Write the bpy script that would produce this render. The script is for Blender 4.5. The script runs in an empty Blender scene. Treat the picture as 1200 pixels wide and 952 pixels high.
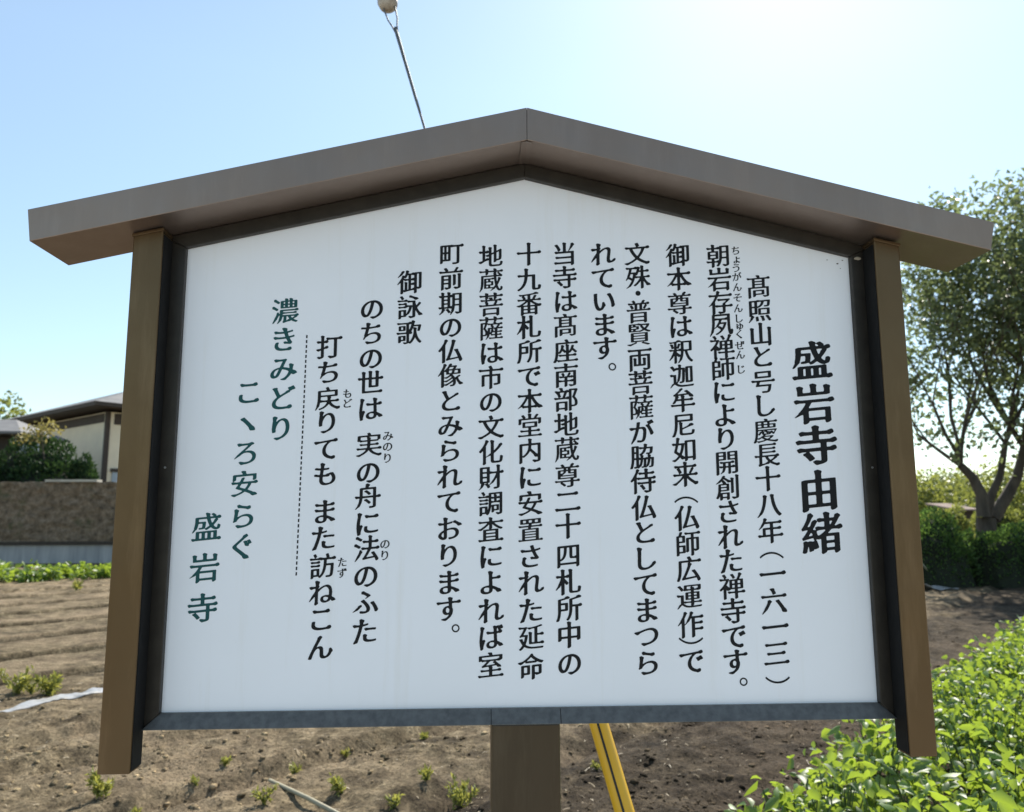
import bpy, bmesh, math, random
import numpy as np
from mathutils import Vector, Matrix

S = bpy.context.scene
COL = S.collection
R_ = math.radians
rng = np.random.default_rng(11)
random.seed(5)

# ------------------------------------------------------------------ camera
F_PX, W_PX, H_PX = 920.0, 1200.0, 952.0
PZ = 1.187                                   # height of the sign panel's lower edge
CAM = Vector((-0.0902, -1.3694, PZ + 0.3131))
PITCH, YAW, ROLL = 0.14195, -0.04836, -0.00302
fwd = Vector((-math.sin(YAW) * math.cos(PITCH), math.cos(YAW) * math.cos(PITCH), math.sin(PITCH)))
rt0 = Vector((math.cos(YAW), math.sin(YAW), 0))
up0 = rt0.cross(fwd)
RT = rt0 * math.cos(ROLL) + up0 * math.sin(ROLL)
UP = up0 * math.cos(ROLL) - rt0 * math.sin(ROLL)
cd = bpy.data.cameras.new("camera")
cam = bpy.data.objects.new("camera", cd)
COL.objects.link(cam)
cam.matrix_world = Matrix(((RT.x, UP.x, -fwd.x, CAM.x), (RT.y, UP.y, -fwd.y, CAM.y), (RT.z, UP.z, -fwd.z, CAM.z), (0, 0, 0, 1)))
cd.sensor_fit = 'HORIZONTAL'
cd.sensor_width = 36
cd.lens = 36 * F_PX / W_PX
cd.clip_start = 0.05
cd.clip_end = 6000
cd.dof.use_dof = True
cd.dof.focus_distance = 1.37
cd.dof.aperture_fstop = 7.0
S.camera = cam

# ------------------------------------------------------------------ light
SUN_EL, SUN_AZ = R_(45), R_(25)              # azimuth from +Y towards +X
w = bpy.data.worlds.new("World")
S.world = w
w.use_nodes = True
nt = w.node_tree
sky = nt.nodes.new("ShaderNodeTexSky")
sky.sky_type = 'NISHITA'
sky.sun_disc = False
sky.sun_elevation = SUN_EL
sky.sun_rotation = SUN_AZ
sky.air_density = 1.0
sky.dust_density = 0.2
sky.ozone_density = 1.0
wb = nt.nodes.new("ShaderNodeMix")                # white balance of the day
wb.data_type = 'RGBA'
wb.blend_type = 'MULTIPLY'
wb.inputs[0].default_value = 1
wb.inputs[7].default_value = (1.0, .99, 0.895, 1)
nt.links.new(sky.outputs[0], wb.inputs[6])
tc = nt.nodes.new("ShaderNodeTexCoord")          # ground-level murk takes some glare out of the lowest sky
sx = nt.nodes.new("ShaderNodeSeparateXYZ")
nt.links.new(tc.outputs["Generated"], sx.inputs[0])
mk = nt.nodes.new("ShaderNodeValToRGB")
mk.color_ramp.elements[0].position, mk.color_ramp.elements[0].color = 0.0, (.66, .70, .76, 1)
mk.color_ramp.elements[1].position, mk.color_ramp.elements[1].color = .5, (1, 1, 1, 1)
nt.links.new(sx.outputs[2], mk.inputs[0])
w2 = nt.nodes.new("ShaderNodeMix")
w2.data_type = 'RGBA'
w2.blend_type = 'MULTIPLY'
w2.inputs[0].default_value = 1
nt.links.new(wb.outputs[2], w2.inputs[6])
nt.links.new(mk.outputs[0], w2.inputs[7])
hz = nt.nodes.new("ShaderNodeMix")                # thin even high haze
hz.data_type = 'RGBA'
hz.blend_type = 'ADD'
hz.inputs[0].default_value = 1
hz.inputs[7].default_value = (.24, .19, .03, 1)
nt.links.new(w2.outputs[2], hz.inputs[6])
nt.links.new(hz.outputs[2], nt.nodes["Background"].inputs[0])
nt.nodes["Background"].inputs[1].default_value = 0.12
sd = bpy.data.lights.new("sun", 'SUN')
sd.energy = 4.0
sd.angle = R_(0.55)
sd.color = (1.0, 0.93, 0.82)
sun = bpy.data.objects.new("sun", sd)
COL.objects.link(sun)
sdir = Vector((math.sin(SUN_AZ) * math.cos(SUN_EL), math.cos(SUN_AZ) * math.cos(SUN_EL), math.sin(SUN_EL)))
sun.rotation_euler = sdir.to_track_quat('Z', 'Y').to_euler()
S.view_settings.view_transform = 'Standard'
S.view_settings.look = 'None'
S.view_settings.exposure = 1.0
S.view_settings.gamma = 1.0
S.view_settings.use_curve_mapping = False


# ------------------------------------------------------------------ helpers
def ray(px, py):
    return fwd + RT * ((px - W_PX / 2) / F_PX) - UP * ((py - H_PX / 2) / F_PX)


def at(px, py, Y):
    "the point at depth Y seen at this place of the photograph"
    d = ray(px, py)
    return CAM + d * ((Y - CAM.y) / d.y)


def gnd(px, py, Z=0.0):
    d = ray(px, py)
    return CAM + d * ((Z - CAM.z) / d.z)


def tag(o, label=None, cat=None, group=None, kind=None):
    if label: o["label"] = label
    if cat: o["category"] = cat
    if group: o["group"] = group
    if kind: o["kind"] = kind
    return o


def empty(name, loc, label, cat, group=None):
    o = bpy.data.objects.new(name, None)
    o.empty_display_size = 0.1
    o.location = loc
    COL.objects.link(o)
    return tag(o, label, cat, group)


def link(name, me, mat, parent=None):
    "links a mesh given in world coordinates; a parent's location is taken off"
    o = bpy.data.objects.new(name, me)
    if mat is not None and not me.materials: me.materials.append(mat)
    COL.objects.link(o)
    if parent is not None:
        o.parent = parent
        acc, p = Vector((0, 0, 0)), parent
        while p is not None:
            acc += p.location
            p = p.parent
        me.transform(Matrix.Translation(-acc))
    return o


class MB:
    def __init__(s):
        s.v, s.f = [], []

    def quadbox(s, pts):
        "eight corners: bottom ring of four, then top ring of four"
        b = len(s.v)
        s.v += [tuple(p) for p in pts]
        for q in ((3, 2, 1, 0), (4, 5, 6, 7), (0, 1, 5, 4), (1, 2, 6, 5), (2, 3, 7, 6), (3, 0, 4, 7)):
            s.f.append(tuple(b + i for i in q))

    def box(s, x0, x1, y0, y1, z0, z1):
        s.quadbox([(x0, y0, z0), (x1, y0, z0), (x1, y1, z0), (x0, y1, z0), (x0, y0, z1), (x1, y0, z1), (x1, y1, z1), (x0, y1, z1)])

    def prism(s, poly, y0, y1):
        "polygon in (x, z), counter-clockwise seen from -Y, drawn out from y0 (near) to y1"
        b, n = len(s.v), len(poly)
        s.v += [(x, y0, z) for x, z in poly] + [(x, y1, z) for x, z in poly]
        s.f.append(tuple(range(b, b + n)))
        s.f.append(tuple(range(b + 2 * n - 1, b + n - 1, -1)))
        for i in range(n):
            j = (i + 1) % n
            s.f.append((b + j, b + i, b + n + i, b + n + j))

    def tube(s, pts, rads, seg=8, caps=True):
        pts = [Vector(p) for p in pts]
        b = len(s.v)
        n = len(pts)
        prev = None
        for i, p in enumerate(pts):
            t = (pts[min(i + 1, n - 1)] - pts[max(i - 1, 0)]).normalized()
            if prev is None:
                a = t.cross(Vector((0, 0, 1)) if abs(t.z) < .9 else Vector((1, 0, 0))).normalized()
            else:
                a = (prev - t * prev.dot(t)).normalized()
            prev = a
            c = t.cross(a)
            for k in range(seg):
                g = 2 * math.pi * k / seg
                s.v.append(tuple(p + (a * math.cos(g) + c * math.sin(g)) * rads[i]))
        for i in range(n - 1):
            for k in range(seg):
                k2 = (k + 1) % seg
                s.f.append((b + i * seg + k, b + i * seg + k2, b + (i + 1) * seg + k2, b + (i + 1) * seg + k))
        if caps:
            s.f.append(tuple(b + k for k in reversed(range(seg))))
            s.f.append(tuple(b + (n - 1) * seg + k for k in range(seg)))

    def mesh(s, name, smooth=False):
        me = bpy.data.meshes.new(name)
        me.from_pydata(s.v, [], s.f)
        if smooth:
            me.polygons.foreach_set("use_smooth", [True] * len(me.polygons))
        me.update()
        return me

    def build(s, name, mat, parent=None, smooth=False, bevel=0):
        o = link(name, s.mesh(name, smooth), mat, parent)
        if bevel:
            m = o.modifiers.new("bevel", 'BEVEL')
            m.width = bevel
            m.segments = 2
            m.limit_method = 'ANGLE'
            m.harden_normals = False
        return o


def np_mesh(name, V, FA):
    "mesh from arrays: V (n,3), FA (m,k) equal-sided faces"
    me = bpy.data.meshes.new(name)
    n, m, k = len(V), len(FA), FA.shape[1]
    me.vertices.add(n)
    me.vertices.foreach_set("co", np.ascontiguousarray(V, dtype=np.float32).ravel())
    me.loops.add(m * k)
    me.loops.foreach_set("vertex_index", np.ascontiguousarray(FA, dtype=np.int32).ravel())
    me.polygons.add(m)
    me.polygons.foreach_set("loop_start", np.arange(0, m * k, k, dtype=np.int32))
    me.update(calc_edges=True)
    return me


_LAT = np.random.default_rng(3).random((256, 256))


def vnoise(x, y):
    xi, yi = np.floor(x).astype(int), np.floor(y).astype(int)
    fx, fy = x - xi, y - yi
    fx, fy = fx * fx * (3 - 2 * fx), fy * fy * (3 - 2 * fy)
    L = lambda a, b: _LAT[a % 256, b % 256]
    return (L(xi, yi) * (1 - fx) + L(xi + 1, yi) * fx) * (1 - fy) + (L(xi, yi + 1) * (1 - fx) + L(xi + 1, yi + 1) * fx) * fy - 0.5


def fbm(x, y, octv=3):
    t, a = 0, 1
    for i in range(octv):
        t = t + a * vnoise(x * 2 ** i + 17.3 * i, y * 2 ** i + 5.1 * i)
        a *= .5
    return t


# ------------------------------------------------------------------ materials
def mat(name):
    m = bpy.data.materials.new(name)
    m.use_nodes = True
    return m, m.node_tree, m.node_tree.nodes["Principled BSDF"]


def ramp(nt, fac, stops):
    r = nt.nodes.new("ShaderNodeValToRGB")
    e = r.color_ramp.elements
    while len(e) < len(stops): e.new(0.5)
    for i, (p, c) in enumerate(stops):
        e[i].position = p
        e[i].color = (*c, 1) if len(c) == 3 else c
    nt.links.new(fac, r.inputs[0])
    return r.outputs[0]


def noise(nt, scale, detail=4, rough=.6, coord='Object', dist=0, stretch=None):
    tc = nt.nodes.new("ShaderNodeTexCoord")
    n = nt.nodes.new("ShaderNodeTexNoise")
    n.inputs["Scale"].default_value = scale
    n.inputs["Detail"].default_value = detail
    n.inputs["Roughness"].default_value = rough
    n.inputs["Distortion"].default_value = dist
    src = tc.outputs[coord]
    if stretch:
        mp = nt.nodes.new("ShaderNodeMapping")
        mp.inputs["Scale"].default_value = stretch
        nt.links.new(src, mp.inputs[0])
        src = mp.outputs[0]
    nt.links.new(src, n.inputs["Vector"])
    return n.outputs["Fac"]


def mixc(nt, fac, a, b, mode='MIX'):
    m = nt.nodes.new("ShaderNodeMix")
    m.data_type = 'RGBA'
    m.blend_type = mode
    for sock, val in ((m.inputs[0], fac), (m.inputs[6], a), (m.inputs[7], b)):
        if isinstance(val, (int, float)): sock.default_value = val
        elif isinstance(val, tuple): sock.default_value = (*val, 1)
        else: nt.links.new(val, sock)
    return m.outputs[2]


def bump(nt, bsdf, fac, strength, dist=0.01, prev=None):
    b = nt.nodes.new("ShaderNodeBump")
    b.inputs["Strength"].default_value = strength
    b.inputs["Distance"].default_value = dist
    nt.links.new(fac, b.inputs["Height"])
    if prev is not None: nt.links.new(prev, b.inputs["Normal"])
    nt.links.new(b.outputs[0], bsdf.inputs["Normal"])
    return b.outputs[0]


def simple(name, c1, c2=None, scale=8, rough=.6, metal=0, bmp=0, bscale=None, coord='Object', detail=5, stretch=None, spec=.5):
    m, nt, b = mat(name)
    c2 = c2 or tuple(c * .75 for c in c1)
    n = noise(nt, scale, detail, coord=coord, stretch=stretch)
    nt.links.new(ramp(nt, n, [(.35, c2), (.65, c1)]), b.inputs["Base Color"])
    b.inputs["Roughness"].default_value = rough
    b.inputs["Metallic"].default_value = metal
    b.inputs["Specular IOR Level"].default_value = spec
    if bmp:
        bump(nt, b, noise(nt, bscale or scale * 4, 4, coord=coord, stretch=stretch), bmp)
    return m


def leaf_mat(name, c_dark, c_light, trans, tfac=.42, rough=.45, spec=.5):
    m, nt, b = mat(name)
    g = nt.nodes.new("ShaderNodeNewGeometry")
    col = ramp(nt, g.outputs["Random Per Island"], [(0, c_dark), (.7, c_light), (1, tuple(min(1, c * 1.25) for c in c_light))])
    nt.links.new(col, b.inputs["Base Color"])
    b.inputs["Roughness"].default_value = rough
    b.inputs["Specular IOR Level"].default_value = spec
    t = nt.nodes.new("ShaderNodeBsdfTranslucent")
    tcol = mixc(nt, 1.0, ramp(nt, g.outputs["Random Per Island"], [(0, (.7, .7, .7)), (1, (1.1, 1.05, 1))]), trans, 'MULTIPLY')
    nt.links.new(tcol, t.inputs["Color"])
    mx = nt.nodes.new("ShaderNodeMixShader")
    mx.inputs[0].default_value = tfac
    nt.links.new(b.outputs[0], mx.inputs[1])
    nt.links.new(t.outputs[0], mx.inputs[2])
    nt.links.new(mx.outputs[0], nt.nodes["Material Output"].inputs[0])
    return m


def soil_material(name="tilled soil", clod=False):
    m, nt, b = mat(name)
    big = noise(nt, .7, 4, .6)
    mid = noise(nt, 6, 7, .72)
    fine = noise(nt, 45, 5, .75)
    c = ramp(nt, mid, [(.34, (.075, .058, .036)), (.5, (.190, .152, .096)), (.64, (.35, .285, .185))])
    c = mixc(nt, ramp(nt, big, [(.45, (0, 0, 0)), (.62, (.6, .6, .6))]), c, (.35, .275, .185))
    c = mixc(nt, ramp(nt, noise(nt, 1.6, 6, .7), [(.50, (0, 0, 0)), (.60, (.75, .75, .75))]), c, mixc(nt, 1.0, c, (.40, .39, .38), 'MULTIPLY'))   # patches of moister crumbs
    c = mixc(nt, .75, c, ramp(nt, fine, [(.36, (.22, .21, .20)), (.49, (.95, .93, .90)), (.62, (1.5, 1.45, 1.36))]), 'MULTIPLY')
    # darker earth in the strip beside the leafy crop
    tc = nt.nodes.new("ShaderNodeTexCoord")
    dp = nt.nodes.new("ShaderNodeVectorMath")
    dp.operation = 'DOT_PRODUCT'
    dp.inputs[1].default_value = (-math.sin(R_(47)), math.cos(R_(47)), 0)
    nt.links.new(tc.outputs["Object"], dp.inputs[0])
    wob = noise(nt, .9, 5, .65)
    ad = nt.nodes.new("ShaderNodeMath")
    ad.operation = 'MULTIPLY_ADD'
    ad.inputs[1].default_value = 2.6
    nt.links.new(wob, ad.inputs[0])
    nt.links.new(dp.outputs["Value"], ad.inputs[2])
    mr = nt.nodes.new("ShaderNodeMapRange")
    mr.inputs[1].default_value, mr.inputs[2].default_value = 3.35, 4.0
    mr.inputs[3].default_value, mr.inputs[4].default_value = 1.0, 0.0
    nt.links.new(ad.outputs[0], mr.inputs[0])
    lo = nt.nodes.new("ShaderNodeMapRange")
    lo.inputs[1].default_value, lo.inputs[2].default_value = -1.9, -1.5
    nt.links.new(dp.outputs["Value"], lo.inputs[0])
    dark_strip = nt.nodes.new("ShaderNodeMath")
    dark_strip.operation = 'MULTIPLY'
    nt.links.new(mr.outputs[0], dark_strip.inputs[0])
    nt.links.new(lo.outputs[0], dark_strip.inputs[1])
    c = mixc(nt, dark_strip.outputs[0], c, mixc(nt, 1.0, c, (.36, .35, .37), 'MULTIPLY'))
    if clod:
        g = nt.nodes.new("ShaderNodeNewGeometry")
        c = mixc(nt, 1.0, c, ramp(nt, g.outputs["Random Per Island"], [(0, (.6, .58, .55)), (.5, (1.3, 1.28, 1.22)), (1, (2.6, 2.5, 2.3))]), 'MULTIPLY')
    nt.links.new(c, b.inputs["Base Color"])
    b.inputs["Roughness"].default_value = .95
    b.inputs["Specular IOR Level"].default_value = .15
    n1 = bump(nt, b, mid, .8, .06)
    n2 = bump(nt, b, fine, .9, .025, n1)
    bump(nt, b, noise(nt, 150, 3, .7), .7, .008, n2)
    return m


def painted_metal(name, lo, hi, dusty=.30):
    "satin brown baked paint on aluminium: smears of dust, slight waviness"
    m, nt, b = mat(name)
    n = noise(nt, 6, 5, .6, stretch=(1, 1, .35))
    dust = ramp(nt, noise(nt, 30, 6, .7, stretch=(1, 1, .12)), [(.50, (0, 0, 0)), (.74, (dusty,) * 3)])
    nt.links.new(mixc(nt, dust, ramp(nt, n, [(.3, lo), (.7, hi)]), tuple(c * 1.7 + .02 for c in hi)), b.inputs["Base Color"])
    b.inputs["Metallic"].default_value = .85
    nt.links.new(ramp(nt, noise(nt, 14, 5, .65), [(.3, (.33,) * 3), (.7, (.46,) * 3)]), b.inputs["Roughness"])
    b.inputs["Specular IOR Level"].default_value = .5
    bump(nt, b, noise(nt, 9, 2), .06, .01)
    return m


M_METAL = painted_metal("brown painted aluminium", (.110, .071, .035), (.140, .093, .049))
M_ROOFM = painted_metal("grey brown painted aluminium", (.255, .192, .152), (.295, .225, .18), .12)
M_POST = painted_metal("dark brown painted steel", (.058, .045, .030), (.078, .062, .042))
M_SILL = simple("grey bronze sill metal", (.19, .185, .168), (.13, .127, .117), 70, .42, .75)
M_FRAME = simple("dark bronze frame metal", (.040, .034, .027), (.028, .024, .019), 30, .42, .5)
M_PANEL, nt, b = mat("white sign vinyl")
c_ = ramp(nt, noise(nt, 3.5, 5), [(.35, (.84, .855, .885)), (.65, (.865, .88, .915))])
c_ = mixc(nt, ramp(nt, noise(nt, 26, 6, .7, stretch=(1, 1, .05)), [(.56, (0, 0, 0)), (.8, (.34, .34, .34))]), c_, (.70, .67, .60))   # dried rain runs
c_ = mixc(nt, ramp(nt, noise(nt, 55, 4, .7), [(.68, (0, 0, 0)), (.80, (.25, .25, .25))]), c_, (.55, .52, .46))
nt.links.new(c_, b.inputs["Base Color"])
b.inputs["Roughness"].default_value = .38
bump(nt, b, noise(nt, 2.5, 2), .05, .02)
M_INK = simple("black lettering film", (.007, .008, .010), (.006, .007, .008), 20, .6, spec=.25)
M_GREEN = simple("dark green lettering film", (.013, .080, .080), (.012, .072, .074), 20, .6, spec=.25)
M_SEAM = simple("dark joint gap", (.03, .026, .022), None, 20, .7)
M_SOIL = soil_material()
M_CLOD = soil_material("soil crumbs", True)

# ------------------------------------------------------------------ ground
ROWA = R_(47)                                   # the field's rows all run this way
ROWD = (math.cos(ROWA), math.sin(ROWA))
ROWN = (-math.sin(ROWA), math.cos(ROWA))


def rown(x, y): return x * ROWN[0] + y * ROWN[1]


def ground_h(x, y):
    n = rown(x, y)
    s = x * ROWD[0] + y * ROWD[1]
    near = np.clip((7.2 - n) / 1.0, 0, 1)       # rough, trodden strip near the viewer
    nn = n + .10 * vnoise(s / 1.7, n * 0 + 3) + .05 * vnoise(s / .4, n * 0 + 9)
    h = (.045 * fbm(x / 1.3, y / 1.3) + .035 * fbm(x / .33 + 7, y / .33, 3) + .030 * fbm(x / .11, y / .11 + 31, 3) + .05 * np.clip(vnoise(x / .16 + 5, y / .16) + vnoise(x / .07, y / .07) * .6 - .12, 0, 1)) * (.35 + .65 * near)
    # sown beds with a narrow trench between them
    bed = (1 - near) * np.clip((21 - n) / 2, 0, 1)
    pd = -((((nn - 9.15 + .75) % 1.5) - .75))            # positive on the near side of a trench
    h = h - bed * .26 * np.exp(-(np.clip(pd, 0, 9) / .08) ** 2 - (np.clip(-pd, 0, 9) / .045) ** 2) + bed * .03 * np.exp(-((pd + .14) / .09) ** 2)
    # wheel ruts along the rows
    for c, wd, dp in ((3.45, .07, .07), (4.55, .12, .05), (5.3, .06, .05), (2.3, .10, .05)):
        h = h - near * dp * np.exp(-((nn - c) / wd) ** 2) + near * dp * .5 * np.exp(-((nn - c - wd * 2.2) / wd) ** 2)
    r = np.sqrt(x * x + (y - 8) ** 2)
    return h * np.clip((60 - r) / 20, 0, 1)


def gh(x, y): return float(ground_h(np.array([float(x)]), np.array([float(y)]))[0])


def axis(segs):
    out = []
    for a, b, st in segs: out += list(np.arange(a, b, st))
    return out


xs = axis([(-3000, -300, 450), (-300, -40, 40), (-40, -14, 1), (-14, -11, .12), (-11, -3, .05), (-3, 3.6, .022), (3.6, 6, .05), (6, 13, .12), (13, 40, 1), (40, 300, 40), (300, 3001, 450)])
ys = axis([(-3000, -300, 450), (-300, -30, 30), (-30, -3, 1.5), (-3, 1.6, .3), (1.6, 5.2, .022), (5.2, 15, .05), (15, 16, .1), (16, 30, .3), (30, 60, 3), (60, 300, 40), (300, 3001, 450)])
gx, gy = np.meshgrid(np.array(xs), np.array(ys))
gz = ground_h(gx, gy)
V = np.stack([gx, gy, gz], -1).reshape(-1, 3)
nx, ny = len(xs), len(ys)
i = np.arange(nx * ny).reshape(ny, nx)
FA = np.stack([i[:-1, :-1], i[:-1, 1:], i[1:, 1:], i[1:, :-1]], -1).reshape(-1, 4)
me = np_mesh("ground", V, FA)
me.polygons.foreach_set("use_smooth", [True] * len(me.polygons))
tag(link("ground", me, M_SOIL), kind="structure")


# unseen pale concrete slab added to bounce light onto the panel, with raised edge
M_BOUNCE = simple("pale concrete pavement", (.40, .39, .37), (.32, .31, .295), 2.2, .85, 0, .25, 60)
mb = MB()
mb.box(-60, 60, -7.5, .45, -.3, .085)
tag(mb.build("bounce_slab", M_BOUNCE), kind="structure")
mb = MB()
mb.box(-60, 60, .452, .60, -.3, .125)  # raised edge of the added slab
tag(mb.build("slab_edge", M_BOUNCE, bevel=.012), kind="structure")


# clods, too many to count
def ico_arrays():
    bm = bmesh.new()
    bmesh.ops.create_icosphere(bm, subdivisions=1, radius=1)
    v = np.array([p.co[:] for p in bm.verts])
    bm.verts.index_update()
    f = np.array([[q.index for q in p.verts] for p in bm.faces])
    bm.free()
    return v, f


IV, IF = ico_arrays()
NCL = 15000
cx = rng.uniform(-7, 6, NCL * 3)
cy = 2.0 + rng.random(NCL * 3) ** 1.8 * 7
keep = (np.abs(cx - .2) < 1.0 + cy * .75) & (vnoise(cx / .8, cy / .8) + rng.uniform(-.25, .35, len(cx)) > 0) & (rown(cx, cy) < 7.2)
cx, cy = cx[keep][:NCL], cy[keep][:NCL]
rad = .003 + .004 * rng.random(len(cx)) + .020 * rng.random(len(cx)) ** 9
VV = IV[None] * rad[:, None, None] * rng.uniform(.55, 1.45, (len(cx), len(IV), 1)) * np.array([1, 1, .6])
VV = VV + np.stack([cx, cy, ground_h(cx, cy) + rad * .1], -1)[:, None]
FF = (IF[None] + (np.arange(len(cx)) * len(IV))[:, None, None]).reshape(-1, 3)
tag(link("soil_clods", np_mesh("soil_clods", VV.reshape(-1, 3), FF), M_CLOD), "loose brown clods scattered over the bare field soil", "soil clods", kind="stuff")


# dry straw and root scraps lying about
NS = 1500
sx_, sy_ = rng.uniform(-6, 5, NS * 2), 2.0 + rng.random(NS * 2) ** 1.6 * 6.5
kp = (np.abs(sx_ - .1) < .8 + sy_ * .75) & (vnoise(sx_ / .9 + 50, sy_ / .9) > -.12) & (rown(sx_, sy_) < 7)
sx_, sy_ = sx_[kp][:NS], sy_[kp][:NS]
k_ = len(sx_)
th_, ln_, wd_ = rng.uniform(0, 6.28, k_), .012 + .05 * rng.random(k_) ** 2.5, rng.uniform(.0010, .0026, k_)
P = []
for u, vv, ww in ((-.5, -1, 0), (-.5, 1, 0), (0, 1, .12), (0, -1, .12), (.5, -1, .05), (.5, 1, .05)):
    x_ = sx_ + np.cos(th_) * ln_ * u - np.sin(th_) * wd_ * vv
    y_ = sy_ + np.sin(th_) * ln_ * u + np.cos(th_) * wd_ * vv
    P.append(np.stack([x_, y_, ground_h(x_, y_) + .006 + ww * ln_], -1))
P = np.stack(P, 1).reshape(-1, 3)
FS = (np.array([[0, 3, 2, 1], [3, 4, 5, 2]])[None] + (np.arange(k_) * 6)[:, None, None]).reshape(-1, 4)
M_STRAW, nt, b = mat("dry straw")
g_ = nt.nodes.new("ShaderNodeNewGeometry")
nt.links.new(ramp(nt, g_.outputs["Random Per Island"], [(0, (.16, .115, .07)), (.6, (.42, .34, .22)), (1, (.62, .55, .42))]), b.inputs["Base Color"])
b.inputs["Roughness"].default_value = .8
tag(link("straw_scraps", np_mesh("straw_scraps", P, FS), M_STRAW), "short dry straw and root scraps strewn on the bare soil", "straw", kind="stuff")


# ------------------------------------------------------------------ the sign
board = empty("information_board", (0, 0, 0), "roofed brown metal information board with vertical Japanese writing on its white panel", "sign")
Z = PZ
# white panel, five-sided
PW, PH, PA = .6, .7884, .9298
mb = MB()
mb.prism([(-PW - .01, Z - .006), (PW + .01, Z - .006), (PW + .01, Z + PH + .006), (0, Z + PA + .006), (-PW - .01, Z + PH + .006)], 0, .012)
panel = mb.build("panel", M_PANEL, board)
# frame: four mitred bars round the panel, proud of it
SL = (PA - PH) / PW
fo = .6235
b = MB()
Y0, Y1 = -.012, .03


def bar(p):
    b.prism(p, Y0, Y1)


RU = lambda x: Z + .9573 - .2365 * abs(x)       # the roof's underside
# the lower bar is the sill below
bar([(-fo - .03, Z - .0228), (-fo, Z - .0228), (-PW, Z), (-PW, Z + PH), (-fo, Z + PH + .01), (-fo - .03, Z + PH + .003)])
bar([(fo + .03, Z - .0228), (fo + .03, Z + PH + .003), (fo, Z + PH + .01), (PW, Z + PH), (PW, Z), (fo, Z - .0228)])
bar([(-PW, Z + PH), (0, Z + PA), (0, RU(0) - .001), (-.655, RU(.655) - .001), (-.655, Z + PH + .004), (-fo, Z + PH + .0105)])
bar([(PW, Z + PH), (fo, Z + PH + .0105), (.655, Z + PH + .004), (.655, RU(.655) - .001), (0, RU(0) - .001), (0, Z + PA)])
frame = b.build("frame", M_FRAME, board, bevel=.0012)
sl = MB()
sl.quadbox([(-fo, -.021, Z - .0228), (fo, -.021, Z - .0228), (fo, Y1, Z - .0228), (-fo, Y1, Z - .0228), (-PW, -.007, Z), (PW, -.007, Z), (PW, Y1, Z), (-PW, Y1, Z)])   # sloping sill
sl.build("sill", M_SILL, board, bevel=.0008)
# joints in the lower bar where the post is welded on
for x in (-.0605, .0548):
    sm = MB()
    sm.quadbox([(x - .0007, -.0213, Z - .0225), (x + .0007, -.0213, Z - .0225), (x + .0007, -.015, Z - .0225), (x - .0007, -.015, Z - .0225), (x - .0007, -.0077, Z - .0008), (x + .0007, -.0077, Z - .0008), (x + .0007, -.003, Z - .0008), (x - .0007, -.003, Z - .0008)])
    sm.build("joint_line", M_SEAM, frame)
# back sheet so the sign is closed from behind
mb = MB()
mb.prism([(-.612, Z - .012), (.612, Z - .012), (.612, Z + PH), (0, Z + PA + .012), (-.612, Z + PH)], .0135, .026)
mb.build("back_sheet", M_FRAME, board)
M_SIDE_SHADE = simple("black side shade", (.010, .010, .010), None, 20, .7, spec=.2)
# two hanging side posts
for s, x0, x1, zb in ((-1, -.6735, -.6235, -.0795), (1, .6225, .6685, -.0748)):
    p = MB()
    xa, xb = (x0, x1)
    top = lambda x: RU(x) - .0015
    yf, yb, ch = -.0535, -.0135, .006
    p.quadbox([(xa, yf, Z + zb), (xb, yf, Z + zb), (xb, yb, Z + zb), (xa, yb, Z + zb), (xa, yf, top(xa)), (xb, yf, top(xb)), (xb, yb, top(xb)), (xa, yb, top(xa))])
    po = p.build("side_post", M_METAL, board, bevel=.0022)
    q = MB()
    xi, sg = (xb, 1) if s < 0 else (xa, -1)      # thin black strip puts the shade on the post's inner side
    q.box(min(xi, xi + sg * .0012), max(xi, xi + sg * .0012), yf + .003, yb, Z + zb + .004, top(xi) - .012)
    q.build("side_shade", M_SIDE_SHADE, po)
    q = MB()
    e = .0012
    q.quadbox([(xa - e, yf - .0025, top(xa) - .006), (xb + e, yf - .0025, top(xb) - .006), (xb + e, yb, top(xb) - .006), (xa - e, yb, top(xa) - .006),
               (xa - e, yf - .0025, top(xa) - .0005), (xb + e, yf - .0025, top(xb) - .0005), (xb + e, yb, top(xb) - .0005), (xa - e, yb, top(xa) - .0005)])
    q.build("top_flange", M_METAL, po, bevel=.001)
# roof: two mitred box beams
r = MB()
yf, yb = -.10, .026
g = .0002
r.prism([(-.8185, Z + .7640), (-g - .0015, Z + .9575), (-g - .0015, Z + 1.0170), (-.8258, Z + .8185)], yf, yb)
r.prism([(-.0015 + g, Z + .9575), (.8050, Z + .7712), (.8152, Z + .8220), (-.0015 + g, Z + 1.0170)], yf, yb)
roof = r.build("roof", M_ROOFM, board, bevel=.0010)
q = MB()
q.box(-.0035, .0005, yf + .004, yb - .004, Z + .962, Z + 1.010)
q.build("ridge_joint", M_SEAM, roof)
q = MB()                                          # little cover strip under the ridge
q.prism([(-.011, Z + .9548), (-.0015, Z + .9568), (.008, Z + .9548), (.008, Z + .9532), (-.0015, Z + .9552), (-.011, Z + .9532)][::-1], yf + .004, -.014)
q.build("cover_strip", M_ROOFM, roof)
# single main post, welded under the frame and set in the ground
q = MB()
q.box(-.0598, .0540, -.0075, .098, -.4, Z - .0232)
sp = q.build("support_post", M_POST, board, bevel=.003)
q = MB()
q.box(-.0585, .0527, -.0105, -.0077, Z - .0275, Z - .0235)
q.build("weld_bead", M_SEAM, sp, bevel=.001)


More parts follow.
